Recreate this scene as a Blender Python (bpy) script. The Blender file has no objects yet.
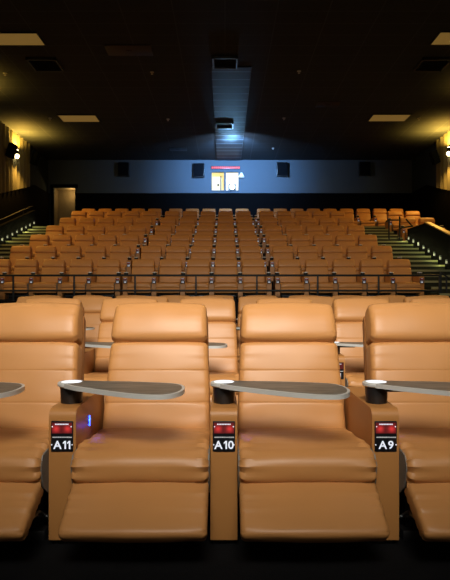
import bpy, bmesh, math, random
from mathutils import Vector, noise, Matrix
random.seed(7)
C = bpy.context.scene.collection
SC = bpy.context.scene
F = 570.0            # focal length in pixels of the 450x580 frame

# ------------------------------------------------------------------ materials
def mat(name, col, rough=.6, metal=0.0, emit=None, es=0.0, spec=.5, bump=0.0, bscale=200, var=0.0, vscale=6.0):
    m = bpy.data.materials.new(name); m.use_nodes = True
    nt = m.node_tree; b = nt.nodes['Principled BSDF']
    b.inputs['Base Color'].default_value = (*col, 1)
    b.inputs['Roughness'].default_value = rough
    b.inputs['Metallic'].default_value = metal
    b.inputs['Specular IOR Level'].default_value = spec
    if emit:
        b.inputs['Emission Color'].default_value = (*emit, 1); b.inputs['Emission Strength'].default_value = es
    tc = nt.nodes.new('ShaderNodeTexCoord')
    if bump:
        n = nt.nodes.new('ShaderNodeTexNoise'); n.inputs['Scale'].default_value = bscale; n.inputs['Detail'].default_value = 4
        bp = nt.nodes.new('ShaderNodeBump'); bp.inputs['Strength'].default_value = bump; bp.inputs['Distance'].default_value = .003
        nt.links.new(tc.outputs['Object'], n.inputs['Vector']); nt.links.new(n.outputs['Fac'], bp.inputs['Height'])
        nt.links.new(bp.outputs['Normal'], b.inputs['Normal'])
    if var:
        n = nt.nodes.new('ShaderNodeTexNoise'); n.inputs['Scale'].default_value = vscale; n.inputs['Detail'].default_value = 3
        r = nt.nodes.new('ShaderNodeMapRange'); r.inputs['To Min'].default_value = 1 - var; r.inputs['To Max'].default_value = 1 + var
        mx = nt.nodes.new('ShaderNodeMix'); mx.data_type = 'RGBA'; mx.blend_type = 'MULTIPLY'; mx.inputs[0].default_value = 1
        mx.inputs[6].default_value = (*col, 1)
        nt.links.new(tc.outputs['Object'], n.inputs['Vector']); nt.links.new(n.outputs['Fac'], r.inputs['Value'])
        nt.links.new(r.outputs[0], mx.inputs[7]); nt.links.new(mx.outputs[2], b.inputs['Base Color'])
    return m

LEATHER = mat('tan_leather', (.51, .240, .076), .44, spec=.48, bump=.10, bscale=260, var=.07, vscale=5)
ARM = mat('tan_console_leather', (.43, .195, .055), .46, spec=.4, bump=.08, bscale=260, var=.05, vscale=5)
SHELLM = mat('tan_shell_leather', (.44, .19, .06), .5, spec=.35, bump=.08, bscale=260)
BLACK = mat('black_plastic', (.012, .013, .014), .35)
SOOT = mat('black_steel', (.010, .010, .011), .55)
GREYF = mat('grey_lining_fabric', (.20, .19, .165), .8, bump=.2, bscale=300)
STEEL = mat('grey_steel', (.28, .29, .30), .35, metal=.9)
CARPET = mat('black_carpet', (.0065, .0068, .0075), .95, spec=.1, bump=.5, bscale=120, var=.3, vscale=30)
RISER = mat('black_riser', (.006, .006, .006), .9, spec=.1)
STEPC = mat('aisle_carpet', (.030, .034, .022), .9, spec=.1, bump=.4, bscale=100)
WAINS = mat('black_wainscot', (.003, .003, .0034), .95, spec=.04, bump=.3, bscale=60)
BACKW = mat('blue_grey_paint', (.095, .125, .155), .85, spec=.2, var=.06, vscale=.8)
SIDEW = mat('slate_paint', (.03, .045, .06), .85, spec=.1)
FLUTE = mat('fluted_acoustic_fabric', (.17, .16, .115), .8, spec=.1, bump=.2, bscale=80)
PAINT = mat('satin_black_rail', (.010, .014, .017), .5, spec=.3)
RIMM = mat('brushed_tray_edge', (.60, .61, .58), .4, metal=.1)
LINER = mat('lit_cup_liner', (.6, .62, .65), .3, emit=(.80, .90, 1), es=.85)
PLATE = mat('black_plate', (.008, .009, .012), .3)
WHITE = mat('lit_white_print', (.6, .6, .6), .5, emit=(.72, .82, 1), es=.6)
DIMW = mat('faint_lit_print', (.5, .5, .5), .5, emit=(.75, .82, .95), es=.5)
GREYP = mat('dim_print', (.5, .5, .5), .5, emit=(.5, .55, .6), es=.28)
BLUELED = mat('blue_led', (.0, .02, .3), .3, emit=(.03, .10, 1), es=7)
BEIGE = mat('beige_panel', (.24, .20, .13), .7, var=.1, vscale=2)
BOOTHW = mat('lit_yellow_booth_interior', (.5, .44, .24), .8, emit=(.80, .68, .30), es=.75)  # booth lamplight put into the walls as emission
BOOTHV = mat('lit_white_booth_interior', (.6, .58, .5), .8, emit=(1, .96, .80), es=.9)  # brighter booth walls, their lamplight also emitted by the surface
LEAFM = mat('lit_booth_door', (.5, .45, .3), .7, emit=(.86, .78, .48), es=.72)  # emission stands in for lamplight falling on the door
TROF = mat('dim_amber_lens', (.12, .08, .04), .6, emit=(.225, .125, .028), es=.62)
GLOW = mat('warm_lamp', (1, .8, .5), .5, emit=(1, .78, .36), es=12)
STEPL = mat('step_lamp', (.1, .1, .08), .5, emit=(.9, .88, .6), es=.30)
REDL = mat('red_sign_lamp', (.4, .02, .02), .5, emit=(1, .09, .10), es=.75)
LENS = mat('projector_beam_lens', (1, 1, 1), .3, emit=(.8, .92, 1), es=14)
PALE = mat('pale_lamp', (.8, .85, .9), .5, emit=(.55, .8, 1), es=.75)
VENTM = mat('vent_black', (.015, .016, .018), .5)
VENTF = mat('vent_grey_edge', (.10, .11, .12), .4, metal=.5)

def wood():
    m = bpy.data.materials.new('grey_wood_grain'); m.use_nodes = True
    nt = m.node_tree; b = nt.nodes['Principled BSDF']
    tc = nt.nodes.new('ShaderNodeTexCoord'); mp = nt.nodes.new('ShaderNodeMapping')
    mp.inputs['Scale'].default_value = (3, 26, 3); mp.inputs['Rotation'].default_value = (0, 0, .55)
    n = nt.nodes.new('ShaderNodeTexNoise'); n.inputs['Scale'].default_value = 3; n.inputs['Detail'].default_value = 6
    cr = nt.nodes.new('ShaderNodeValToRGB')
    cr.color_ramp.elements[0].position = .32; cr.color_ramp.elements[0].color = (.07, .063, .052, 1)
    cr.color_ramp.elements[1].position = .68; cr.color_ramp.elements[1].color = (.22, .20, .165, 1)
    nt.links.new(tc.outputs['Object'], mp.inputs['Vector']); nt.links.new(mp.outputs[0], n.inputs['Vector'])
    nt.links.new(n.outputs['Fac'], cr.inputs['Fac']); nt.links.new(cr.outputs['Color'], b.inputs['Base Color'])
    b.inputs['Roughness'].default_value = .5; b.inputs['Specular IOR Level'].default_value = .35
    return m
WOOD = wood()

def redscreen():
    """red lit picture of the seat plate: two brighter red lobes on dark red (object space of the little panel)"""
    m = bpy.data.materials.new('red_lit_panel'); m.use_nodes = True
    nt = m.node_tree; b = nt.nodes['Principled BSDF']; L = nt.links
    tc = nt.nodes.new('ShaderNodeTexCoord'); sp = nt.nodes.new('ShaderNodeSeparateXYZ'); L.new(tc.outputs['Object'], sp.inputs[0])
    def math_(op, a, bb=None):
        n = nt.nodes.new('ShaderNodeMath'); n.operation = op
        for i, v in enumerate((a, bb)):
            if v is None: continue
            if isinstance(v, (int, float)): n.inputs[i].default_value = v
            else: L.new(v, n.inputs[i])
        return n.outputs[0]
    ax = math_('ABSOLUTE', sp.outputs['X'])
    dx = math_('SUBTRACT', ax, .026); dz = math_('SUBTRACT', sp.outputs['Z'], .543)
    d2 = math_('ADD', math_('MULTIPLY', dx, dx), math_('MULTIPLY', dz, dz))
    g = math_('EXPONENT', math_('MULTIPLY', d2, -5200.0))
    nz = nt.nodes.new('ShaderNodeTexNoise'); nz.inputs['Scale'].default_value = 120
    L.new(tc.outputs['Object'], nz.inputs['Vector'])
    fac = math_('ADD', math_('MULTIPLY', g, .85), math_('MULTIPLY', nz.outputs['Fac'], .24))
    cr = nt.nodes.new('ShaderNodeValToRGB')
    cr.color_ramp.elements[0].position = .05; cr.color_ramp.elements[0].color = (.05, .002, .004, 1)
    cr.color_ramp.elements[1].position = .95; cr.color_ramp.elements[1].color = (1, .05, .05, 1)
    L.new(fac, cr.inputs['Fac']); L.new(cr.outputs['Color'], b.inputs['Emission Color'])
    b.inputs['Emission Strength'].default_value = .6; b.inputs['Base Color'].default_value = (.05, .005, .005, 1)
    return m
REDP = redscreen()
REDD = mat('faint_red_panel', (.05, .005, .005), .4, emit=(.5, .03, .03), es=.10)

def ceilmat():
    m = bpy.data.materials.new('black_ceiling_tiles'); m.use_nodes = True
    nt = m.node_tree; b = nt.nodes['Principled BSDF']
    tc = nt.nodes.new('ShaderNodeTexCoord'); br = nt.nodes.new('ShaderNodeTexBrick')
    br.offset = 0; br.inputs['Scale'].default_value = 1; br.inputs['Brick Width'].default_value = 1.22; br.inputs['Row Height'].default_value = .61
    br.inputs['Mortar Size'].default_value = .014; br.inputs['Mortar Smooth'].default_value = .1
    br.inputs['Color1'].default_value = (.046, .053, .060, 1); br.inputs['Color2'].default_value = (.042, .049, .055, 1)
    br.inputs['Mortar'].default_value = (.072, .080, .088, 1)
    nt.links.new(tc.outputs['Object'], br.inputs['Vector']); nt.links.new(br.outputs['Color'], b.inputs['Base Color'])
    b.inputs['Roughness'].default_value = .85; b.inputs['Specular IOR Level'].default_value = .15
    return m
CEIL = ceilmat()
def stripmat():
    m = bpy.data.materials.new('beam_lit_tile_strip'); m.use_nodes = True
    nt = m.node_tree; b = nt.nodes['Principled BSDF']
    tc = nt.nodes.new('ShaderNodeTexCoord'); br = nt.nodes.new('ShaderNodeTexBrick')
    br.offset = 0; br.inputs['Scale'].default_value = 1; br.inputs['Brick Width'].default_value = 1.3; br.inputs['Row Height'].default_value = .61
    br.inputs['Mortar Size'].default_value = .03; br.inputs['Mortar Smooth'].default_value = .1
    br.inputs['Color1'].default_value = (.024, .032, .038, 1); br.inputs['Color2'].default_value = (.022, .030, .036, 1)
    br.inputs['Mortar'].default_value = (.17, .21, .24, 1)  # paler joints put the projector's light band into the colour
    mp = nt.nodes.new('ShaderNodeMapping'); mp.inputs['Location'].default_value = (.5, .12, 0)
    nt.links.new(tc.outputs['Object'], mp.inputs['Vector']); nt.links.new(mp.outputs[0], br.inputs['Vector'])
    nt.links.new(br.outputs['Color'], b.inputs['Base Color'])
    b.inputs['Roughness'].default_value = .6; b.inputs['Specular IOR Level'].default_value = .3
    return m
STRIP = stripmat()

# ------------------------------------------------------------------ mesh helpers
def obj(name, bm, m, parent=None, smooth=True, angle=40):
    me = bpy.data.meshes.new(name)
    bmesh.ops.recalc_face_normals(bm, faces=bm.faces)
    bm.to_mesh(me); bm.free()
    o = bpy.data.objects.new(name, me); C.objects.link(o)
    me.materials.append(m)
    if smooth:
        for p in me.polygons: p.use_smooth = True
        try: me.set_sharp_from_angle(angle=math.radians(angle))
        except Exception: pass
    if parent: o.parent = parent
    return o

def box(bm, x0, x1, y0, y1, z0, z1, bev=0.0, seg=2):
    vs = [bm.verts.new((x, y, z)) for x in (x0, x1) for y in (y0, y1) for z in (z0, z1)]
    fs = [(0, 1, 3, 2), (4, 6, 7, 5), (0, 4, 5, 1), (2, 3, 7, 6), (0, 2, 6, 4), (1, 5, 7, 3)]
    faces = [bm.faces.new([vs[i] for i in f]) for f in fs]
    if bev:
        es = list({e for f in faces for e in f.edges})
        bmesh.ops.bevel(bm, geom=es, offset=bev, segments=seg, profile=.5, affect='EDGES')
    return bm
def B(*a, **k): return box(bmesh.new(), *a, **k)

def prism(bm, pts, lo, hi, axis='x'):
    """polygon extruded along an axis: 'x' pts are (y,z); 'z' pts are (x,y); 'y' pts are (x,z)"""
    def P(p, t):
        return (t, p[0], p[1]) if axis == 'x' else ((p[0], p[1], t) if axis == 'z' else (p[0], t, p[1]))
    a = [bm.verts.new(P(p, lo)) for p in pts]; b = [bm.verts.new(P(p, hi)) for p in pts]
    n = len(pts)
    bm.faces.new(a); bm.faces.new(b[::-1])
    for i in range(n): bm.faces.new((a[i], a[(i + 1) % n], b[(i + 1) % n], b[i]))
    return bm

def lathe(bm, prof, c=(0, 0, 0), n=40, axis='z'):
    rings = []
    for r, h in prof:
        ring = []
        for i in range(n):
            a = 2 * math.pi * i / n; u, v = r * math.cos(a), r * math.sin(a)
            p = (u, v, h) if axis == 'z' else ((u, h, v) if axis == 'y' else (h, u, v))
            ring.append(bm.verts.new((c[0] + p[0], c[1] + p[1], c[2] + p[2])))
        rings.append(ring)
    for a, b in zip(rings, rings[1:]):
        for i in range(n): bm.faces.new((a[i], a[(i + 1) % n], b[(i + 1) % n], b[i]))
    for ring, (r, h) in ((rings[0], prof[0]), (rings[-1], prof[-1])):
        if r > 1e-5: bm.faces.new(ring)
    return bm

def tube(bm, pts, r, n=10):
    pts = [Vector(p) for p in pts]; rings = []
    for i, p in enumerate(pts):
        d = (pts[min(i + 1, len(pts) - 1)] - pts[max(i - 1, 0)]).normalized()
        u = d.orthogonal().normalized() if i == 0 else (prev - d * prev.dot(d)).normalized()
        prev = u; v = d.cross(u)
        rings.append([bm.verts.new(p + (u * math.cos(2 * math.pi * k / n) + v * math.sin(2 * math.pi * k / n)) * r) for k in range(n)])
    for a, b in zip(rings, rings[1:]):
        for i in range(n): bm.faces.new((a[i], a[(i + 1) % n], b[(i + 1) % n], b[i]))
    bm.faces.new(rings[0]); bm.faces.new(rings[-1][::-1])
    return bm

def rounded(pts, seg=6, step=.02):
    """closed polyline of (y, z, radius) with rounded corners, then resampled to short steps"""
    out = []; n = len(pts)
    for i in range(n):
        p = Vector(pts[i][:2]); a = Vector(pts[i - 1][:2]); b = Vector(pts[(i + 1) % n][:2]); r = pts[i][2]
        da, db = (a - p), (b - p); la, lb = da.length, db.length
        ra, rb = min(r, la * .48), min(r, lb * .48)
        if r <= 1e-4: out.append(p); continue
        s, e = p + da.normalized() * ra, p + db.normalized() * rb
        for k in range(seg + 1):
            t = k / seg
            out.append(s * (1 - t) ** 2 + p * 2 * t * (1 - t) + e * t * t)
    fin = []
    for i, p in enumerate(out):
        q = out[(i + 1) % len(out)]; L = (q - p).length; k = max(1, int(math.ceil(L / step)))
        for j in range(k): fin.append(p.lerp(q, j / k))
    return [p for i, p in enumerate(fin) if (p - fin[i - 1]).length > 1e-5]

def cushion(pts, w, edge, taper=None, bulge=0.0, wr=0.0, und=0.0, seed=0.0, xs=.035):
    """an upholstered piece: side profile pts (y, z, radius) carried across the width, its two ends rounded over"""
    pr = rounded(pts); n = len(pr)
    area = sum(pr[i].x * pr[(i + 1) % n].y - pr[(i + 1) % n].x * pr[i].y for i in range(n))
    sg = 1 if area > 0 else -1
    nrm = []
    for i in range(n):
        t = (pr[(i + 1) % n] - pr[i - 1]).normalized(); nrm.append(Vector((t.y, -t.x)) * sg)
    arc = [0]
    for i in range(1, n): arc.append(arc[-1] + (pr[i] - pr[i - 1]).length)
    st = []
    for a in (6, 18, 32, 48, 66, 90):
        A = math.radians(a); st.append((edge * (1 - math.cos(A)), edge * (1 - math.sin(A))))
    m = max(2, int((w - 2 * edge) / xs))
    left = [(-w / 2 + d, i) for d, i in st]
    mid = [(-w / 2 + edge + (w - 2 * edge) * k / m, 0) for k in range(1, m)]
    right = [(-x, i) for x, i in left[::-1]]
    bm = bmesh.new(); rings = []
    for x, ins in left + mid + right:
        ring = []; d = w / 2 - abs(x)
        for i, p in enumerate(pr):
            o = -ins + bulge * (1 - (2 * x / w) ** 2)
            if wr:
                ph = arc[i] * 150 + 3.0 * noise.noise(Vector((arc[i] * 14, seed + (5 if x > 0 else 0), 0)))
                o += wr * math.exp(-d / .045) * math.sin(ph) + wr * .5 * math.exp(-d / .11) * math.sin(ph * .53 + 1)
            if und: o += und * noise.noise(Vector((x * 6 + seed, p.x * 7, p.y * 7)))
            q = p + nrm[i] * o
            k = taper(q.y) if taper else 1
            ring.append(bm.verts.new((x * k, q.x, q.y)))
        rings.append(ring)
    for a, b in zip(rings, rings[1:]):
        for i in range(n): bm.faces.new((a[i], a[(i + 1) % n], b[(i + 1) % n], b[i]))
    bm.faces.new(rings[0]); bm.faces.new(rings[-1][::-1])
    return bm

def tag(o, label, cat, group=None):
    o['label'] = label; o['category'] = cat
    if group: o['group'] = group
    return o
def empty(name, label=None, cat=None, loc=(0, 0, 0), rz=0, group=None):
    o = bpy.data.objects.new(name, None); C.objects.link(o); o.location = loc; o.rotation_euler = (0, 0, rz); o.empty_display_size = .1
    if label: tag(o, label, cat, group)
    return o
def struct(name, bm, m, smooth=False):
    o = obj(name, bm, m, smooth=smooth); o['kind'] = 'structure'; return o
def dup(root, loc, label, group, cat=None, rz=0, skip=()):
    r = root.copy(); C.objects.link(r); r.location = loc; r.rotation_euler = (0, 0, rz); r['label'] = label; r['group'] = group
    for ch in list(root.children):
        if ch.name.split('.')[0] in skip: continue
        c = ch.copy(); C.objects.link(c); c.parent = r
        for g in list(ch.children):
            d = g.copy(); C.objects.link(d); d.parent = c
    return r

def light(kind, name, loc, col, watts, size=.1, rot=None, **k):
    d = bpy.data.lights.new(name, kind); d.color = col; d.energy = watts
    if kind == 'AREA':
        d.shape = k.get('shape', 'RECTANGLE'); d.size = size; d.size_y = k.get('size_y', size)
        if 'spread' in k: d.spread = k['spread']
    else: d.shadow_soft_size = size
    if kind == 'SPOT': d.spot_size = k.get('spot', 1.2); d.spot_blend = k.get('blend', .6)
    o = bpy.data.objects.new(name, d); C.objects.link(o); o.location = loc
    if rot is not None: o.rotation_euler = rot
    return o
# ------------------------------------------------------------------ recliner
P0 = Vector((.50, .39)); PD = Vector((.15, .495)); PN = Vector((-.957, .29))
Q0 = Vector((.645, .890)); QD = Vector((.095, .210)); QN = Vector((-.92, .39))
def bp(t, o, r): v = P0 + PD * t + PN * o; return (v.x, v.y, r)
def hp(t, o, r): v = Q0 + QD * t + QN * o; return (v.x, v.y, r)
SEAT = [(.57, .27, .02), (.57, .425, .02), (.25, .447, .1), (.03, .470, .06), (-.112, .455, .075), (-.128, .355, .05), (-.085, .317, .02), (.1, .27, .05)]
LEG_OPEN = [(-.088, .332, .018), (-.20, .278, .09), (-.330, .196, .022), (-.275, .140, .03), (-.03, .262, .03)]
LEG_SHUT = [(-.095, .322, .02), (-.128, .28, .05), (-.118, .195, .03), (-.04, .20, .03), (-.03, .31, .02)]
BACK = [bp(0, .0, .02), bp(.06, .024, .03), bp(.322, .027, .006), bp(.335, .0240, .003), bp(.348, .027, .006), bp(.5, .028, .06), bp(.667, .0265, .006),
        bp(.68, .0243, .003), bp(.693, .0265, .006), bp(.85, .026, .06), bp(.985, .018, .02), bp(1.0, -.02, .01), bp(1.0, -.11, .02), bp(0, -.11, .02)]
HEAD = [hp(-.005, .0, .008), hp(.06, .046, .035), hp(.5, .056, .08), hp(.97, .030, .055), hp(1.06, -.03, .05), hp(.98, -.10, .04), hp(0, -.11, .02)]
SHELL = [bp(-.2, -.07, .02), bp(.95, -.07, .02), hp(.25, -.085, .02), hp(.90, -.075, .02), hp(.86, -.165, .06), hp(0, -.19, .05), bp(0, -.20, .04), bp(-.2, -.16, .02)]

def back_taper(z): return 1.03 - .075 * max(0, min(1, (z - .39) / .5))
def wide_taper(z): return 1.02 + .027 * max(0, min(1, (z - .62) / .07))
def head_taper(z): return 1.0 - .045 * max(0, min(1, (z - .9) / .22))
def make_recliner(open_leg, wide=0.0):
    t = empty('recliner')
    obj('seat_cushion', cushion(SEAT, .607, .032, bulge=.006, wr=.011, und=.006, seed=1), LEATHER, t)
    obj('leg_rest', cushion(LEG_OPEN if open_leg else LEG_SHUT, .604, .024, bulge=.010, wr=.0055, und=.003, seed=4), LEATHER, t)
    obj('backrest', cushion(BACK, .580, .030, taper=wide_taper if wide else back_taper, bulge=.012, wr=.0025, und=.005, seed=8), LEATHER, t)
    obj('headrest', cushion(HEAD, .552 + wide, .034, taper=head_taper, bulge=.010, wr=.002, und=.004, seed=12), LEATHER, t)
    obj('back_shell', cushion(SHELL, .575, .03, taper=wide_taper if wide else (lambda z: 1.01 - .06 * max(0, min(1, (z - .39) / .6)))), SHELLM, t)
    for s in (-1, 1):
        o = obj('side_lining', prism(bmesh.new(), [(-.085, .335), (-.10, .40), (-.07, .44), (.0, .45), (.45, .42), (.45, .24), (.0, .25), (-.06, .29)], s * .299, s * .306), GREYF, t)
        o['label'] = 'grey fabric side lining'
    bm = B(-.27, .27, .06, .66, 0.0, .05, bev=.008); box(bm, -.25, .25, .10, .60, .05, .26, bev=.005)
    b = obj('base_frame', bm, SOOT, t); b['label'] = 'black steel base'
    bm = bmesh.new()
    for s in (-1, 1):
        tube(bm, [(s * .27, .10, .10), (s * .27, -.02, .17), (s * .255, -.16, .165 if open_leg else .2)][: 3 if open_leg else 2], .008)
    tube(bm, [(-.285, .07, .115), (.285, .07, .115)], .007)
    l = obj('linkage', bm, STEEL, t); l['label'] = 'grey steel leg linkage'
    return t

# ------------------------------------------------------------------ armrest console with cup holder, tray and seat plate
def spline(pts, k=6):
    out = []; n = len(pts)
    for i in range(n - 1):
        p0, p1, p2, p3 = (Vector(pts[max(i - 1, 0)]), Vector(pts[i]), Vector(pts[i + 1]), Vector(pts[min(i + 2, n - 1)]))
        for j in range(k):
            t = j / k
            out.append(.5 * ((2 * p1) + (p2 - p0) * t + (2 * p0 - 5 * p1 + 4 * p2 - p3) * t * t + (3 * p1 - p0 - 3 * p2 + p3) * t ** 3))
    out.append(Vector(pts[-1])); return out
TRAY = spline([(.040, .050), (.075, .046), (.124, .037), (.275, .020), (.427, -.012), (.515, -.052), (.556, -.13), (.558, -.25), (.520, -.340), (.450, -.370),
               (.334, -.334), (.211, -.257), (.12, -.19), (.055, -.14), (.015, -.100), (-.022, -.0600)])
def inset(poly, d):
    n = len(poly); out = []
    a = sum(poly[i].x * poly[(i + 1) % n].y - poly[(i + 1) % n].x * poly[i].y for i in range(n)); sg = 1 if a > 0 else -1
    for i in range(n):
        t = (poly[(i + 1) % n] - poly[i - 1]).normalized(); out.append(poly[i] + Vector((-t.y, t.x)) * sg * d)
    return out

def text_mesh(body, cap):
    """bold seat letters: font outlines, with a flagged figure one drawn as a polygon"""
    bm = bmesh.new(); x = 0.0
    for ch in body:
        if ch == '1':
            h = cap; w = h * .40; st = h * .20
            pts = [(w - st, 0), (w, 0), (w, h), (w - st * .95, h), (0, h * .78), (0, h * .60), (w - st, h * .74)]
            vs = [bm.verts.new((x + a, -.0006, c)) for a, c in pts]; bm.faces.new(vs); x += w + cap * .13; continue
        cu = bpy.data.curves.new('lettering', 'FONT'); cu.body = ch; cu.size = 1; cu.offset = .022
        o = bpy.data.objects.new('lettering', cu); C.objects.link(o)
        dg = bpy.context.evaluated_depsgraph_get(); me = bpy.data.meshes.new_from_object(o.evaluated_get(dg))
        bpy.data.objects.remove(o); bpy.data.curves.remove(cu)
        xs = [v.co.x for v in me.vertices]; ys = [v.co.y for v in me.vertices]
        k = cap / (max(ys) - min(ys)); vs = [bm.verts.new((x + (v.co.x - min(xs)) * k * 1.05, -.0006, (v.co.y - min(ys)) * k)) for v in me.vertices]
        for p in me.polygons:
            try: bm.faces.new([vs[i] for i in p.vertices])
            except ValueError: pass
        x += (max(xs) - min(xs)) * k * 1.05 + cap * .12
        bpy.data.meshes.remove(me)
    x -= cap * .12
    for v in bm.verts: v.co.x -= x / 2
    me = bpy.data.meshes.new('lettering'); bm.to_mesh(me); bm.free()
    return me

CW = .124
def make_console(letter=None, led=False, tray=True):
    t = empty('armrest_console')
    pf = rounded([(0, .03, .004), (0, .632, .045), (.62, .640, .03), (.62, .03, .004)], step=.03)
    bm = prism(bmesh.new(), [tuple(p) for p in pf], -CW / 2, CW / 2)
    es = [e for e in bm.edges if len(e.link_faces) == 2 and abs(e.calc_face_angle(0) - math.pi / 2) < .05 and abs(e.verts[0].co.x - e.verts[1].co.x) < 1e-6]
    bmesh.ops.bevel(bm, geom=es, offset=.012, segments=3, profile=.5, affect='EDGES')
    obj('body', bm, ARM, t, angle=50)
    f = obj('foot', B(-.05, .05, .03, .60, 0, .032, bev=.003), SOOT, t); f['label'] = 'black foot plinth'
    cy = .16
    bm = lathe(bmesh.new(), [(.0, .626), (.047, .626), (.051, .632), (.055, .7135), (.0, .7135)][1:-1], (0, cy, 0))
    cup = obj('cup_holder', bm, BLACK, t); cup['label'] = 'black round cup holder'
    bm = lathe(bmesh.new(), [(.046, .7000), (.0495, .7000), (.0495, .7335), (.0485, .7345), (.046, .7330)], (0, cy, 0))
    lathe(bm, [(.0001, .7305), (.046, .7305), (.046, .7345), (.030, .7362), (.0001, .7366)], (0, cy, 0))
    ln = obj('cup_liner', bm, LINER, cup); ln['label'] = 'white glowing cup liner'
    bm = lathe(bmesh.new(), [(.0500, .7130), (.062, .7130), (.0665, .7180), (.0665, .7290), (.063, .7335), (.0500, .7335)], (0, cy, 0))
    if tray:
        out = inset(TRAY, 0); inn = inset(TRAY, .013)
        prism(bm, [(p.x, p.y + cy) for p in out], .7120, .7320, 'z')
        rim = obj('tray', bm, RIMM, t, angle=35); rim['label'] = 'grey swivel tray with pale edge'
        tp = obj('wood_top', prism(bmesh.new(), [(p.x, p.y + cy) for p in inn], .7305, .7336, 'z'), WOOD, rim, smooth=False); tp['label'] = 'grey brown wood grain top'
        p = obj('swivel_arm', B(.03, .17, cy - .06, cy - .02, .6930, .7120, bev=.004), BLACK, t); p['label'] = 'black tray support arm'
    else:
        o = obj('ring', bm, RIMM, cup, angle=35)
    # seat plate
    pl = obj('seat_plate', B(-.051, .051, -.006, .001, .438, .578, bev=.004), PLATE, t); pl['label'] = 'black lit seat plate'
    obj('red_panel', B(-.0465, .0465, -.0075, -.005, .522, .571), REDP if letter else REDD, pl, smooth=False)
    bm = bmesh.new(); x = -.031
    for w in (.006, .005, .0065, .005, .006, .007, .005, .006, .0055):
        box(bm, x, x + w, -.009, -.007, .5615, .5665); x += w + .0012
    obj('header_print', bm, WHITE if letter else DIMW, pl, smooth=False)
    bm = bmesh.new(); x = -.043
    for w in (.006, .008, .006, .007, .009, .006, .004, .005, .004, .007, .006, .008):
        box(bm, x, x + w, -.0078, -.005, .502, .5065); x += w + .0012
    obj('small_print', bm, GREYP, pl, smooth=False)
    if letter:
        me = text_mesh(letter, .0375); me.name = 'lettering'; me.materials.append(WHITE)
        o = bpy.data.objects.new('lettering', me); C.objects.link(o); o.parent = pl; o.location = (0, -.0075, .4510)
        for s in (-1, 1): obj('print_dot', lathe(bmesh.new(), [(.0001, -.008), (.003, -.008), (.003, -.005), (.0001, -.005)], (s * .0465, 0, .470), 12, 'y'), WHITE, pl)
        for s in (-1, 1): obj('plate_stud', lathe(bmesh.new(), [(.0001, -.009), (.0028, -.009), (.0028, -.007), (.0001, -.007)], (s * .043, 0, .553), 12, 'y'), WHITE, pl)
    else:
        bm = bmesh.new()
        for x0, x1 in ((-.026, -.008), (.002, .026)): box(bm, x0, x1, -.0078, -.005, .455, .487)
        obj('number_print', bm, DIMW, pl, smooth=False)
    if led:
        u = obj('power_button', lathe(bmesh.new(), [(.0001, CW / 2 + .003), (.016, CW / 2 + .003), (.018, CW / 2 - .001), (.0001, CW / 2 - .001)], (0, .25, .525), 20, 'x'), BLACK, t)
        bm = bmesh.new(); box(bm, CW / 2 + .002, CW / 2 + .005, .243, .257, .500, .550); box(bm, CW / 2 + .002, CW / 2 + .005, .234, .266, .526, .535)
        obj('blue_symbol', bm, BLUELED, u, smooth=False); u['label'] = 'recline button with glowing blue symbol'
    return t

PITCH = .74
ORD = ['leftmost', 'second from the left', 'third from the left', 'fourth from the left', 'fifth from the left', 'sixth from the left', 'seventh from the left',
       'eighth from the left', 'ninth from the left', 'tenth from the left', 'eleventh from the left']
used = {}
def place(kind, proto, loc, label, group, rz=0, skip=()):
    if kind not in used:
        used[kind] = 1; proto.location = loc; proto.rotation_euler = (0, 0, rz); proto['label'] = label; proto['group'] = group
        return proto
    return dup(proto, loc, label, group, rz=rz, skip=skip)

R_open = make_recliner(True); R_open['category'] = 'recliner'
R_shut = make_recliner(False); R_shut['category'] = 'recliner'
R_wide = make_recliner(False, .048); R_wide['category'] = 'recliner'
K_plain = make_console(); K_plain['category'] = 'armrest'
K_far = make_console(tray=False); K_far['category'] = 'armrest'

# --- front row A
YA = 2.61
names = ['tan leather recliner cut by the photo edge, beyond the A11 armrest in the front row',
         'tan leather recliner between the A11 and A10 armrests in the front row',
         'tan leather recliner between the A10 and A9 armrests in the front row',
         'tan leather recliner cut by the photo edge, beyond the A9 armrest in the front row']
for i, n in enumerate(names):
    r = place('open', R_open, ((i - 1.5) * PITCH - .005, YA, 0), n, 'front row recliners')
for i, L in enumerate(['A11', 'A10', 'A9']):
    k = make_console(L, led=True)
    tag(k, 'tan front row armrest with lit %s plate, black cup holder and grey tray' % L, 'armrest', 'front row armrests'); k.location = ((i - 1) * PITCH - .005, YA, 0)
    light('POINT', 'power_button_glow', ((i - 1) * PITCH + CW / 2 + .045, YA + .25, .50), (.10, .06, 1), .05, .004)
place('plain', K_plain, (-2 * PITCH - .005, YA, 0), 'front row armrest beyond the edge, only its grey tray tip reaching over the seat', 'front row armrests')

# --- floor level rows behind it, half hidden
def fz(y): return 0.0 if y < 2.4 else .0095 * (y - 2.4)
rows = [('second row', 4.75, .198, 3), ('third row', 6.90, .08, 4), ('fourth row', 9.05, .25, 5)]
for nm, Y, off, h in rows:
    n = 2 * h + 1; k0 = -h
    for j in range(-h, h + 1):
        X = off + j * PITCH
        px = 225 + X * F / (Y + .7)
        if abs(px - 225) > 225 + 22: continue
        place('shut', R_shut, (X + PITCH / 2 - .0, Y, fz(Y)), 'tan recliner in the %s on the flat floor, %s' % (nm, ORD[j + h]), nm + ' recliners')
    for j in range(-h, h + 2):
        X = off + j * PITCH
        if abs(X) * F / Y > 225 + 10: continue
        place('plain', K_plain, (X, Y, fz(Y)), 'tan armrest in the %s on the flat floor, %s' % (nm, ORD[j + h]), nm + ' armrests')

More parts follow.
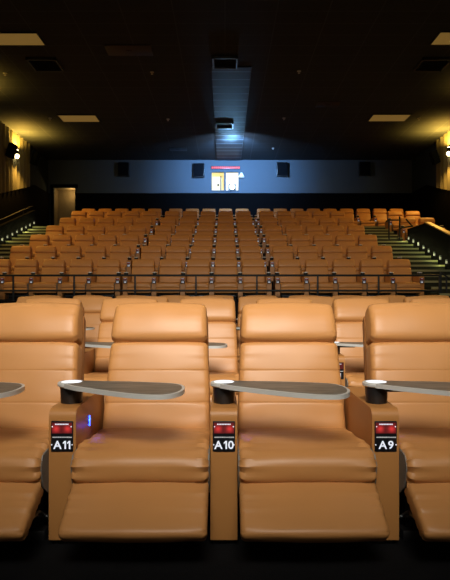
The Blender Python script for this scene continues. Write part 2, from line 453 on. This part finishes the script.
# --- raised rows
def y_front(k): return 14.64 + 1.68 * (k - 1)
def z_row(k): return 1.055 + .513 * (k - 1) if k < 7 else 1.055 + .513 * 5 + .36
def y_edge(k): return y_front(k) - .82
RN = {1: 'first raised row', 2: 'second raised row', 3: 'third raised row', 4: 'fourth raised row', 5: 'fifth raised row', 6: 'sixth raised row', 7: 'top raised row'}
blocks = [('left block', -2.76 - 5 * PITCH, 5), ('center block', -2.566, 5), ('right block', 1.354, 5)]
for k in range(1, 8):
    bl = [(a, b, c) for a, b, c in blocks]
    if k == 7: bl[2] = ('right block', 1.354, 9)
    if k in (5, 6): bl.append(('wall side wing', 6.70, 2))
    for bn, x0, n in bl:
        for j in range(n):
            place('wide', R_wide, (x0 + (j + .5) * PITCH, y_front(k), z_row(k)), 'tan recliner, %s of the %s, %s' % (ORD[j] if j < n - 1 else 'rightmost', bn, RN[k]), RN[k] + ' recliners')
        for j in range(n + 1):
            place('far', K_far, (x0 + j * PITCH, y_front(k), z_row(k)), 'tan armrest, %s of the %s, %s' % (ORD[j] if j < n else 'rightmost', bn, RN[k]), RN[k] + ' armrests')

# ------------------------------------------------------------------ setting
XL, XR, YB, ZC = -8.70, 9.19, 28.0, 7.875
YF = -9.0
bm = bmesh.new()
prism(bm, [(YF, -.2), (YF, 0), (2.4, 0), (13.9, .0095 * 11.5), (YB + .2, .0095 * 11.5), (YB + .2, -.2)], XL - .2, XR + .2)
struct('floor', bm, CARPET)
struct('ceiling', B(XL - .2, XR + .2, YF, YB + .2, ZC, ZC + .2), CEIL)
struct('wall_left', B(XL - .2, XL, YF, YB + .2, 0, ZC), SIDEW)
struct('wall_right', B(XR, XR + .2, YF, YB + .2, 0, ZC), SIDEW)
struct('wall_front', B(XL, XR, YF - .2, YF, 0, ZC), WAINS)
# back wall around the doorway and the two projection ports
bm = bmesh.new()
xs = [XL, -8.42, -7.33, -.655, -.05, .05, .655, XR]; zs = [0, 3.98, 6.38, 6.52, 7.28, ZC]
for i in range(len(xs) - 1):
    run = None
    for j in range(len(zs) - 1):
        cx, cz = (xs[i] + xs[i + 1]) / 2, (zs[j] + zs[j + 1]) / 2
        hole = (-8.42 < cx < -7.33 and 3.98 < cz < 6.52) or ((-.655 < cx < -.05 or .05 < cx < .655) and 6.38 < cz < 7.28)
        if not hole: box(bm, xs[i], xs[i + 1], YB, YB + .15, zs[j], zs[j + 1])
struct('wall_back', bm, BACKW)
# black wainscot with a raking top on the side walls, level on the back wall
def rake(y): return min(5.17 + .274 * (y - 22.04), 6.22)
for nm, xa, xb in (('trim_1', XL, XL + .09), ('trim_2', XR - .09, XR)):
    struct(nm, prism(bmesh.new(), [(YF + .01, 0), (YF + .01, 1.3), (8, 1.33), (25.87, 6.22), (YB, 6.22), (YB, 0)], xa, xb), WAINS)
struct('trim_3', B(-7.30, XR - .09, YB - .06, YB, 0, 6.235), WAINS)
struct('trim_4', B(-7.30, XR - .09, YB - .085, YB, 6.235, 6.285), BACKW)     # pale cap of the wainscot
# fluted acoustic panels above the wainscot
def flutes(xw, sgn, y0, y1):
    bm = bmesh.new(); n = int((y1 - y0) / .4); prev = None
    for i in range(n * 8 + 1):
        y = y0 + (y1 - y0) * i / (n * 8); d = .03 + .12 * (.5 - .5 * math.cos(2 * math.pi * i / 8))
        zb = rake(y) + .004
        a, b = bm.verts.new((xw + sgn * d, y, zb)), bm.verts.new((xw + sgn * d, y, ZC))
        if prev: bm.faces.new((prev[0], a, b, prev[1]))
        prev = (a, b)
    for yy in (y0, y1):
        bm.faces.new([bm.verts.new(p) for p in ((xw, yy, rake(yy)), (xw + sgn * .03, yy, rake(yy)), (xw + sgn * .03, yy, ZC), (xw, yy, ZC))])
    return bm
struct('trim_5', flutes(XL, 1, 9.2, 25.2), FLUTE, smooth=True)
struct('trim_6', flutes(XR, -1, 9.2, 24.6), FLUTE, smooth=True)
# doorway alcove at the back left
bm = bmesh.new()
box(bm, -8.42, -7.33, YB + .75, YB + .85, 3.98, 6.52)
box(bm, -8.50, -8.42, YB + .15, YB + .85, 3.98, 6.60); box(bm, -7.33, -7.25, YB + .15, YB + .85, 3.98, 6.60); box(bm, -8.42, -7.33, YB + .15, YB + .85, 6.52, 6.60)
box(bm, -8.42, -7.33, YB + .15, YB + .85, 3.88, 3.98)
struct('door_1', bm, BEIGE)
bm = B(-8.56, -7.22, YB - .10, YB - .001, 6.50, 6.66, bev=.01); box(bm, -8.56, -8.40, YB - .07, YB - .001, 3.98, 6.50); box(bm, -7.35, -7.30, YB - .07, YB - .001, 3.98, 6.50)
struct('trim_7', bm, RISER)
# projection ports: two little rooms behind the openings
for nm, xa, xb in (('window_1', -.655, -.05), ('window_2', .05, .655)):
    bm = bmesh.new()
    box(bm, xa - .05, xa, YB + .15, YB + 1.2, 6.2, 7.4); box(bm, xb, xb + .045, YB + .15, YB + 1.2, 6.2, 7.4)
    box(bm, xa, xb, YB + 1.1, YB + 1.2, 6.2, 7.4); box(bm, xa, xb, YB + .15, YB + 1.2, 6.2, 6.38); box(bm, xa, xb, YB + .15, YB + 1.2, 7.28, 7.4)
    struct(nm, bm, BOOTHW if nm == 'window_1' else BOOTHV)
struct('trim_8', B(-.665, .665, YB - .04, YB + .1, 6.335, 6.38), BACKW)
# platforms of the raised rows
for k in range(1, 8):
    ya, yb = y_edge(k), (y_edge(k + 1) if k < 7 else YB)
    xa, xb = (-6.60, 5.20) if k < 7 else (XL, XR)
    bm = B(xa, xb, ya, yb + (.02 if k < 7 else 0), 0, z_row(k))
    struct('floor_platform', bm, CARPET)
    if k in (5, 6): struct('floor_platform', B(6.60, XR, ya - .35 if k == 5 else ya, yb + .02, 0, z_row(k)), CARPET)
# stepped aisles with treads
def steps(x0, x1):
    bm = bmesh.new(); y = y_edge(1); z = 1.055; i = 0; rise = .171; run = .56; pts = [(y, 0)]
    y -= 1.10
    pts = [(y, 0)]; z = 1.055 - .342
    while y < y_edge(7) - .02:
        z = min(z + rise, z_row(7)); pts += [(y, z), (min(y + run, y_edge(7)), z)]; y += run
    pts.append((y_edge(7), 0))
    return prism(bm, pts, x0, x1)
def ramp(y): return 1.055 + (y - y_edge(1)) * .171 / .56 + .09
def nosing(x0, x1):
    bm = bmesh.new(); y = y_edge(1) - 1.10; z = 1.055 - .342
    while y < y_edge(7) - .02:
        z = min(z + .171, z_row(7)); box(bm, x0, x1, y - .022, y + .05, z - .05, z + .006); y += .56
        if z >= z_row(7): break
    return bm
NOSE = mat('olive_lit_nosing', (.24, .25, .12), .7)  # added strips, the lit riser tops put into their olive colour
for x0, x1 in ((-7.70, -6.60), (5.20, 6.42)):
    struct('floor_steps', steps(x0, x1), STEPC); struct('trim_nosing', nosing(x0 + .01, x1 - .01), NOSE)
# low sloping partitions beside the steps with a cap, amber on the right
CAPM = mat('amber_lit_cap', (.5, .36, .10), .45, spec=.5)  # sconce light on the right cap put into its amber colour
def partition(x0, x1, y0, ya, y1, h, cap):
    top = lambda y: ramp(min(y, ya)) + h - .09
    bm = prism(bmesh.new(), [(y0, 0), (y0, top(y0)), (ya, top(ya)), (y1, top(ya) + .02), (y1, 0)], x0, x1)
    struct('wall_partition', bm, WAINS)
    bm = prism(bmesh.new(), [(y0, top(y0)), (y0, top(y0) + .035), (ya, top(ya) + .035), (ya, top(ya))], x0 - .02, x1 + .02)
    struct('trim_cap', bm, cap)
partition(6.43, 6.56, y_edge(1), 18.3, 20.1, 1.10, CAPM)
partition(-7.85, -7.72, y_edge(1), 23.2, 23.9, .72, WAINS)

# ------------------------------------------------------------------ guard rail in front of the raised rows
def rail():
    t = empty('guard_rail', 'black metal guard rail with two horizontal bars along the front of the raised rows', 'railing', (0, 13.92, 0))
    xa, xb = -7.6, 5.25
    for z in (1.672, 1.300):
        obj('bar', tube(bmesh.new(), [(xa, 0, z), (xb, 0, z)], .026, 12), PAINT, t)
    x = -6.66
    for i in range(9):
        X = -5.17 + i * 1.487 - 1.487
        if X > 5.3: break
        bm = B(X - .02, X + .02, -.02, .02, 1.05, 1.665, bev=.004); lathe(bm, [(.05, 1.05), (.05, 1.065), (.02, 1.07)], (X, 0, 0), 16)
        obj('post', bm, PAINT, t)
    obj('end_post', B(5.25, 5.29, -.02, .02, 1.05, 1.76, bev=.004), PAINT, t)
    return t
rail()
# handrails
def pipe_thing(name, label, pieces, m=PAINT, r=.02):
    t = empty(name, label, 'handrail', (0, 0, 0))
    for nm, pts in pieces: obj(nm, tube(bmesh.new(), pts, r, 10), m, t)
    return t
yy = 20.3
def at(px, py, Y): return ((px - 225) * Y / F, Y, 1.145 + (297 - py) * Y / F)
pipe_thing('landing_handrail', 'black bent handrail at the top of the right steps, before the wing seats', [
    ('pipe', [at(386, 221.5, 20.3), at(389, 220, 20.3), at(400, 220, 20.3)]), ('post', [at(399.6, 216.5, 20.32), at(399.6, 240, 20.32)]),
    ('pipe', [at(399, 229.5, 20.2), at(402, 227.8, 20.2), at(413, 226, 20.2)]), ('brace', [at(406, 219, 20.22), at(412.5, 226.5, 20.22)]), ('post', [at(389, 220, 20.3), at(389, 243, 20.3)])], r=.028)
pipe_thing('ramp_handrail', 'black handrail rising from the end of the guard rail along the right partition', [
    ('pipe', [(5.30, 13.95, 1.74), (5.75, 13.95, 1.40), (6.38, 13.95, 1.30)]), ('post', [(5.42, 13.95, 1.05), (5.42, 13.95, 1.66)])], r=.022)
pipe_thing('wall_handrail', 'slim dark handrail climbing the black left wall above the step lights', [
    ('pipe', [(-7.78, y, ramp(y) + .86) for y in (17.0, 19.0, 21.0, 23.0)]), ('bracket', [(-7.785, 18.0, ramp(18.0) + .86), (-7.785, 18.0, ramp(18.0) + .6)]),
    ('bracket', [(-7.785, 22.0, ramp(22.0) + .86), (-7.785, 22.0, ramp(22.0) + .6)])], m=SOOT, r=.018)

# ------------------------------------------------------------------ step lights (things) with a small lamp each
LAMPS = []
def aim(loc, tgt): return (Vector(tgt) - Vector(loc)).to_track_quat('-Z', 'Y').to_euler()
SP = [16.5, 16.98, 17.46, 17.94, 18.42, 18.9, 19.4, 19.9]
SPL = [19.7, 20.17, 20.64, 21.1, 21.58, 22.05, 22.5, 23.0]
RANK = ['lowest', 'second lowest', 'third lowest', 'fourth lowest', 'fourth highest', 'third highest', 'second highest', 'highest']
for side, x, sx, ys in (('right', 6.43, -1, SP), ('left', -7.72, 1, SPL)):
    for y, rk in zip(ys, RANK):
        z = ramp(y) + .20
        t = empty('step_light', 'small white step light on the %s aisle partition, %s of eight' % (side, rk), 'step light', (x, y, z), 0, side + ' aisle step lights')
        obj('housing', B(min(0, sx * .03), max(0, sx * .03), -.055, .055, .02, .07, bev=.004), BLACK, t)
        obj('lens', B(min(sx * .004, sx * .032), max(sx * .004, sx * .032), -.045, .045, -.05, .022, bev=.006), STEPL, t)
        light('POINT', 'step_lamp_light', (x + sx * .16, y, z - .02), (.90, .86, .36), 1.7, .006)

# ------------------------------------------------------------------ ceiling things
def troffer(x0, x1, y0, y1, label):
    t = empty('ceiling_light', label, 'ceiling light', ((x0 + x1) / 2, (y0 + y1) / 2, ZC), 0, 'ceiling lights')
    w, d = (x1 - x0) / 2, (y1 - y0) / 2
    bm = bmesh.new()
    for a in ((-w - .03, w + .03, -d - .03, -d), (-w - .03, w + .03, d, d + .03), (-w - .03, -w, -d, d), (w, w + .03, -d, d)): box(bm, *a, -.03, -.001)
    obj('frame', bm, VENTM, t, smooth=False)
    obj('lens', B(-w, w, -d, d, -.022, -.001), TROF, t, smooth=False)
troffer(-6.17, -4.80, 14.50, 15.18, 'dim amber ceiling panel cut by the photo edge, nearer one above the left seats')
troffer(-6.17, -4.80, 21.05, 21.82, 'dim amber ceiling panel above the left seats, nearer the back wall')
troffer(5.47, 6.84, 14.45, 15.15, 'dim amber ceiling panel at the top right corner, above the right seats')
troffer(5.47, 6.84, 20.98, 21.75, 'dim amber ceiling panel above the right seats, nearer the back wall')
def vent(x0, x1, y0, y1, label, lit=False):
    cx, cy = (x0 + x1) / 2, (y0 + y1) / 2; w, d = (x1 - x0) / 2, (y1 - y0) / 2
    t = empty('ceiling_vent', label, 'vent', (cx, cy, ZC - (.03 if lit else 0)), 0, 'ceiling vents')
    bm = bmesh.new()
    for a in ((-w, w, -d, -d + .05), (-w, w, d - .05, d), (-w, -w + .05, -d, d), (w - .05, w, -d, d)): box(bm, *a, -.07, -.001)
    obj('frame', bm, VENTF if lit else VENTM, t, smooth=False)
    obj('backing', B(-w + .05, w - .05, -d + .05, d - .05, -.02, -.001), SOOT, t, smooth=False)
    n = 5
    for i in range(n):
        y = -d + .05 + (2 * d - .1) * (i + .5) / n
        bm = bmesh.new(); prism(bm, [(y - .05, -.06), (y - .045, -.065), (y + .05, -.022), (y + .045, -.018)], -w + .05, w - .05)
        obj('louver', bm, VENTF, t, smooth=False)
    return t
vent(-5.6, -4.75, 16.0, 16.85, 'black louvered ceiling vent beside the nearer left amber panel')
vent(5.55, 6.4, 16.0, 16.85, 'black louvered ceiling vent beside the nearer right amber panel')
vent(-.36, .36, 15.85, 16.6, 'louvered vent at the near end of the blue lit ceiling strip', True)
vent(-.36, .33, 21.8, 22.5, 'louvered vent in the middle of the blue lit ceiling strip', True)
struct('trim_9', B(-.40, .78, 16.62, YB, ZC - .03, ZC), STRIP)  # added panel shaped to the band of projector light on the ceiling
def disc(px, py, label):
    Y = (ZC - 1.145) * F / (297 - py); X = (px - 225) * Y / F
    t = empty('sprinkler', label, 'sprinkler', (X, Y, ZC), 0, 'ceiling sprinklers')
    obj('flange', lathe(bmesh.new(), [(.06, 0), (.06, -.012), (.02, -.02)], n=20), RIMM, t)
    obj('head', lathe(bmesh.new(), [(.014, -.012), (.014, -.06), (.035, -.062), (.035, -.068)], n=16), RIMM, t)
for px, py, l in ((5, 73, 'small pale sprinkler on the ceiling in the amber glow at the left'), (50, 118, 'small pale sprinkler beside the farther left amber panel'),
                  (152, 72, 'small pale sprinkler on the dark ceiling, nearer one left of the strip'), (168, 119, 'small pale sprinkler on the dark ceiling, farther one left of the strip'),
                  (299, 71, 'small pale sprinkler on the dark ceiling, nearer one right of the strip'), (284, 118, 'small pale sprinkler on the dark ceiling, middle one right of the strip'),
                  (273, 148, 'small pale sprinkler near the back wall, right of the strip'), (419, 118, 'small pale sprinkler beside the farther right amber panel')):
    disc(px, py, l)
def plate(px, py, w, d, label):
    Y = (ZC - 1.145) * F / (297 - py); X = (px - 225) * Y / F
    t = empty('access_panel', label, 'panel', (X, Y, ZC), 0, 'ceiling access panels')
    bm = B(-w, w, -d, d, -.02, -.001, bev=.003); obj('cover', bm, VENTM, t)
    obj('latch', B(-.08, .08, -.05, .05, -.03, -.019, bev=.004), SOOT, t)
plate(129, 50, .62, .33, 'dark square ceiling panel left of the center strip, nearer one')
plate(178, 149, .4, .3, 'dark square ceiling panel left of the strip near the back wall')
plate(328, 104, .4, .3, 'dark square ceiling panel right of the center strip')

# ------------------------------------------------------------------ speakers and sconces
SPK = mat('speaker_cloth', (.005, .006, .008), .95, spec=.05, bump=.3, bscale=200)
def wall_speaker(px, py, label):
    X = (px - 225) * YB / F; z = 1.145 + (297 - py) * YB / F
    t = empty('wall_speaker', label, 'speaker', (X, YB, z), 0, 'back wall speakers')
    obj('cabinet', B(-.27, .27, -.22, -.001, -.34, .34, bev=.02), BLACK, t)
    obj('grille', B(-.245, .245, -.24, -.215, -.315, .315, bev=.008), SPK, t)
wall_speaker(124, 170, 'dark box speaker on the blue grey back wall, above the left seats')
wall_speaker(199, 171, 'dark box speaker on the back wall just left of the projection windows')
wall_speaker(282, 170, 'dark box speaker on the back wall right of the projection windows')
wall_speaker(364, 169.5, 'dark box speaker on the back wall, farthest right')
def side_speaker(side, px, py, label):
    sx = 1 if side == 'left' else -1; xw = XL if side == 'left' else XR
    Y = abs(xw + sx * .25) * F / abs(px - 225); z = 1.145 + (297 - py) * Y / F
    t = empty('side_speaker', label, 'speaker', (xw, Y, z), 0, 'side wall speakers')
    a = sx * .12; bm = B(-.13, .13, -.17, .17, -.30, .24, bev=.02)
    bmesh.ops.rotate(bm, verts=bm.verts, matrix=Matrix.Rotation(sx * .3, 3, 'Y')); bmesh.ops.translate(bm, verts=bm.verts, vec=(sx * .36, 0, 0))
    obj('cabinet', bm, SPK, t)
    bm = tube(bmesh.new(), [(0, 0, 0), (sx * .14, 0, .03), (sx * .27, 0, .0)], .03); box(bm, min(0, sx * .03), max(0, sx * .03), -.1, .1, -.12, .12)
    obj('bracket', bm, SOOT, t)
side_speaker('left', 33, 158, 'tilted dark speaker on the left wall, next to the back corner')
side_speaker('left', 9, 150, 'tilted dark speaker on the left wall, just before the glowing sconce')
side_speaker('right', 437, 157, 'tilted dark speaker on the right wall, between sconce and back corner')
def sconce_light(xw, sx, Y, z):
    """an up and down lighter: strong wash on the ceiling, weaker one down the wall and the side seats"""
    p = (xw + sx * .42, Y, z + .20)
    light('SPOT', 'sconce_uplight', p, (1, .56, .08), 400, .05, (math.pi, 0, 0), spot=math.radians(158), blend=.5)
    q = (xw + sx * .42, Y, z - .20)
    light('SPOT', 'sconce_downlight', q, (1, .52, .09), 300, .05, (0, -sx * .50, 0), spot=math.radians(150), blend=.6)
def sconce(side, Y, z, label, seen=True):
    sx = 1 if side == 'left' else -1; xw = XL if side == 'left' else XR
    t = empty('wall_sconce', label, 'sconce', (xw + sx * .115, Y, z), 0, 'wall sconces')
    obj('backplate', B(min(-sx * .11, sx * .02), max(-sx * .11, sx * .02), -.07, .07, -.15, .15, bev=.008), SOOT, t)
    bm = lathe(bmesh.new(), [(.075, -.03), (.085, -.02), (.085, .12), (.075, .13)], (sx * .10, 0, 0), 20)
    obj('shade', bm, SOOT, t)
    g = obj('lamp', lathe(bmesh.new(), [(.0001, -.20), (.06, -.18), (.095, -.10), (.07, -.025), (.07, .128), (.05, .16), (.0001, .17)], (sx * .10, 0, 0), 20), GLOW, t)
    sconce_light(xw, sx, Y, z)
    return t
sconce('left', 23.25, 6.99, 'glowing amber wall sconce on the fluted left wall')
sconce('right', 22.84, 6.99, 'glowing amber wall sconce cut by the photo edge on the fluted right wall')
for side in ('left', 'right'):
    sx = 1 if side == 'left' else -1; xw = XL if side == 'left' else XR
    for Y in (17.6, 11.6):       # more wall lamps of the same run, nearer than the frame shows
        sconce_light(xw, sx, Y, 7.02)

# ------------------------------------------------------------------ projection window things
t = empty('red_light_sign', 'long thin glowing red sign strip above the projection windows', 'sign', (0, YB, 7.49))
obj('case', B(-.69, .74, -.05, -.001, -.07, .07, bev=.006), BLACK, t)
bm = bmesh.new(); x = -.66
while x < .68: box(bm, x, x + .085, -.058, -.045, -.052, .052); x += .1
obj('lamp', bm, REDL, t, smooth=False)
t = empty('projector', 'bright projector lens shining in the right projection window', 'projector', (.36, YB + .45, 6.38))
obj('body', B(-.20, .20, .05, .60, .0, .42, bev=.02), STEEL, t)
obj('barrel', lathe(bmesh.new(), [(.14, .06), (.15, -.30), (.12, -.31), (.12, .06)], (0, 0, .20), 24, 'y'), BLACK, t)
obj('lens', lathe(bmesh.new(), [(.0001, -.32), (.12, -.29), (.12, -.25), (.0001, -.25)], (0, 0, .20), 24, 'y'), LENS, t)
t = empty('booth_door', 'pale yellow booth door seen through the left projection window', 'door', (-.44, YB + .9, 6.385))
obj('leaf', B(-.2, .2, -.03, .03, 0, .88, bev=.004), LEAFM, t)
obj('handle', lathe(bmesh.new(), [(.02, -.03), (.02, -.08), (.05, -.09), (.05, -.12), (.02, -.13)], (.10, 0, .42), 16, 'y'), SOOT, t)
obj('frame', B(.205, .255, -.05, .05, 0, .88), SOOT, t)
t = empty('port_lamp', 'small pale triangular lamp beside the right projection window', 'lamp', (.80, YB, 7.10))
obj('shade', lathe(bmesh.new(), [(.15, -.10), (.14, -.08), (.05, .10), (.03, .12)], (0, -.17, 0), 16), PALE, t)
obj('bracket', B(-.03, .03, -.06, .004, -.05, .05, bev=.003), SOOT, t)

# ------------------------------------------------------------------ light
light('SPOT', 'added_wall_wash', (.36, 23.2, 7.55), (.24, .51, 1), 2700, .02, aim((.36, 23.2, 7.55), (.36, YB, 7.0)), spot=math.radians(92), blend=1.0)  # added blue spot in mid-room, stands in for projector scatter on the back wall
light('SPOT', 'added_wide_wall_wash', (.36, 22.6, 7.0), (.45, .66, 1), 520, .02, aim((.36, 22.6, 7.0), (.36, YB, 7.2)), spot=math.radians(120), blend=.8)  # second added spot, lifts the far ends of the back wall
l0 = (.30, YB - .4, 7.0)
light('SPOT', 'projector_beam_up', l0, (.24, .58, 1), 380, .1, aim(l0, (.20, 21.0, ZC + .2)), spot=.30, blend=.9)
light('POINT', 'alcove_lamp', (-7.62, YB + .35, 6.30), (1, .62, .22), 9, .01)
# the cinema screen behind the camera, dim, then an added front flood and added overhead fills
light('AREA', 'screen_light', (.2, -7.0, 4.6), (1, .84, .66), 36, 11.0, aim((.2, -7, 4.6), (.2, 12, 2.2)), size_y=4.6)
l1 = (0.0, -1.0, 4.8)
light('SPOT', 'added_front_flood', l1, (1, .92, .82), 3050, 1.3, aim(l1, (0, 9, 4.8 - 10 * math.tan(math.radians(24)))), spot=math.radians(64), blend=.85)  # added spot, cone shaped so headrests brighten and leg rests stay darker
for y, w in ((5.5, 45), (10.5, 15)):
    light('AREA', 'added_overhead_fill', (0, y, 7.8), (1, .86, .70), w, 7.0, (0, 0, 0), size_y=.5)  # added fills above the rows behind the front one

w = bpy.data.worlds.new('hall'); w.use_nodes = True; SC.world = w
w.node_tree.nodes['Background'].inputs[0].default_value = (.5, .6, .7, 1); w.node_tree.nodes['Background'].inputs[1].default_value = .01

# ------------------------------------------------------------------ camera
cd = bpy.data.cameras.new('camera'); cam = bpy.data.objects.new('camera', cd); C.objects.link(cam)
cam.location = (0, 0, 1.145); cam.rotation_euler = (math.pi / 2, 0, 0)
cd.sensor_width = 36; cd.lens = F / 580 * 36; cd.shift_y = 7 / 580; cd.clip_start = .05
SC.camera = cam
vs = SC.view_settings
vs.view_transform = 'Standard'; vs.look = 'None'; vs.exposure = 0; vs.gamma = 1
try: vs.use_curve_mapping = False
except Exception: pass
try: SC.cycles.use_denoising = True
except Exception: pass
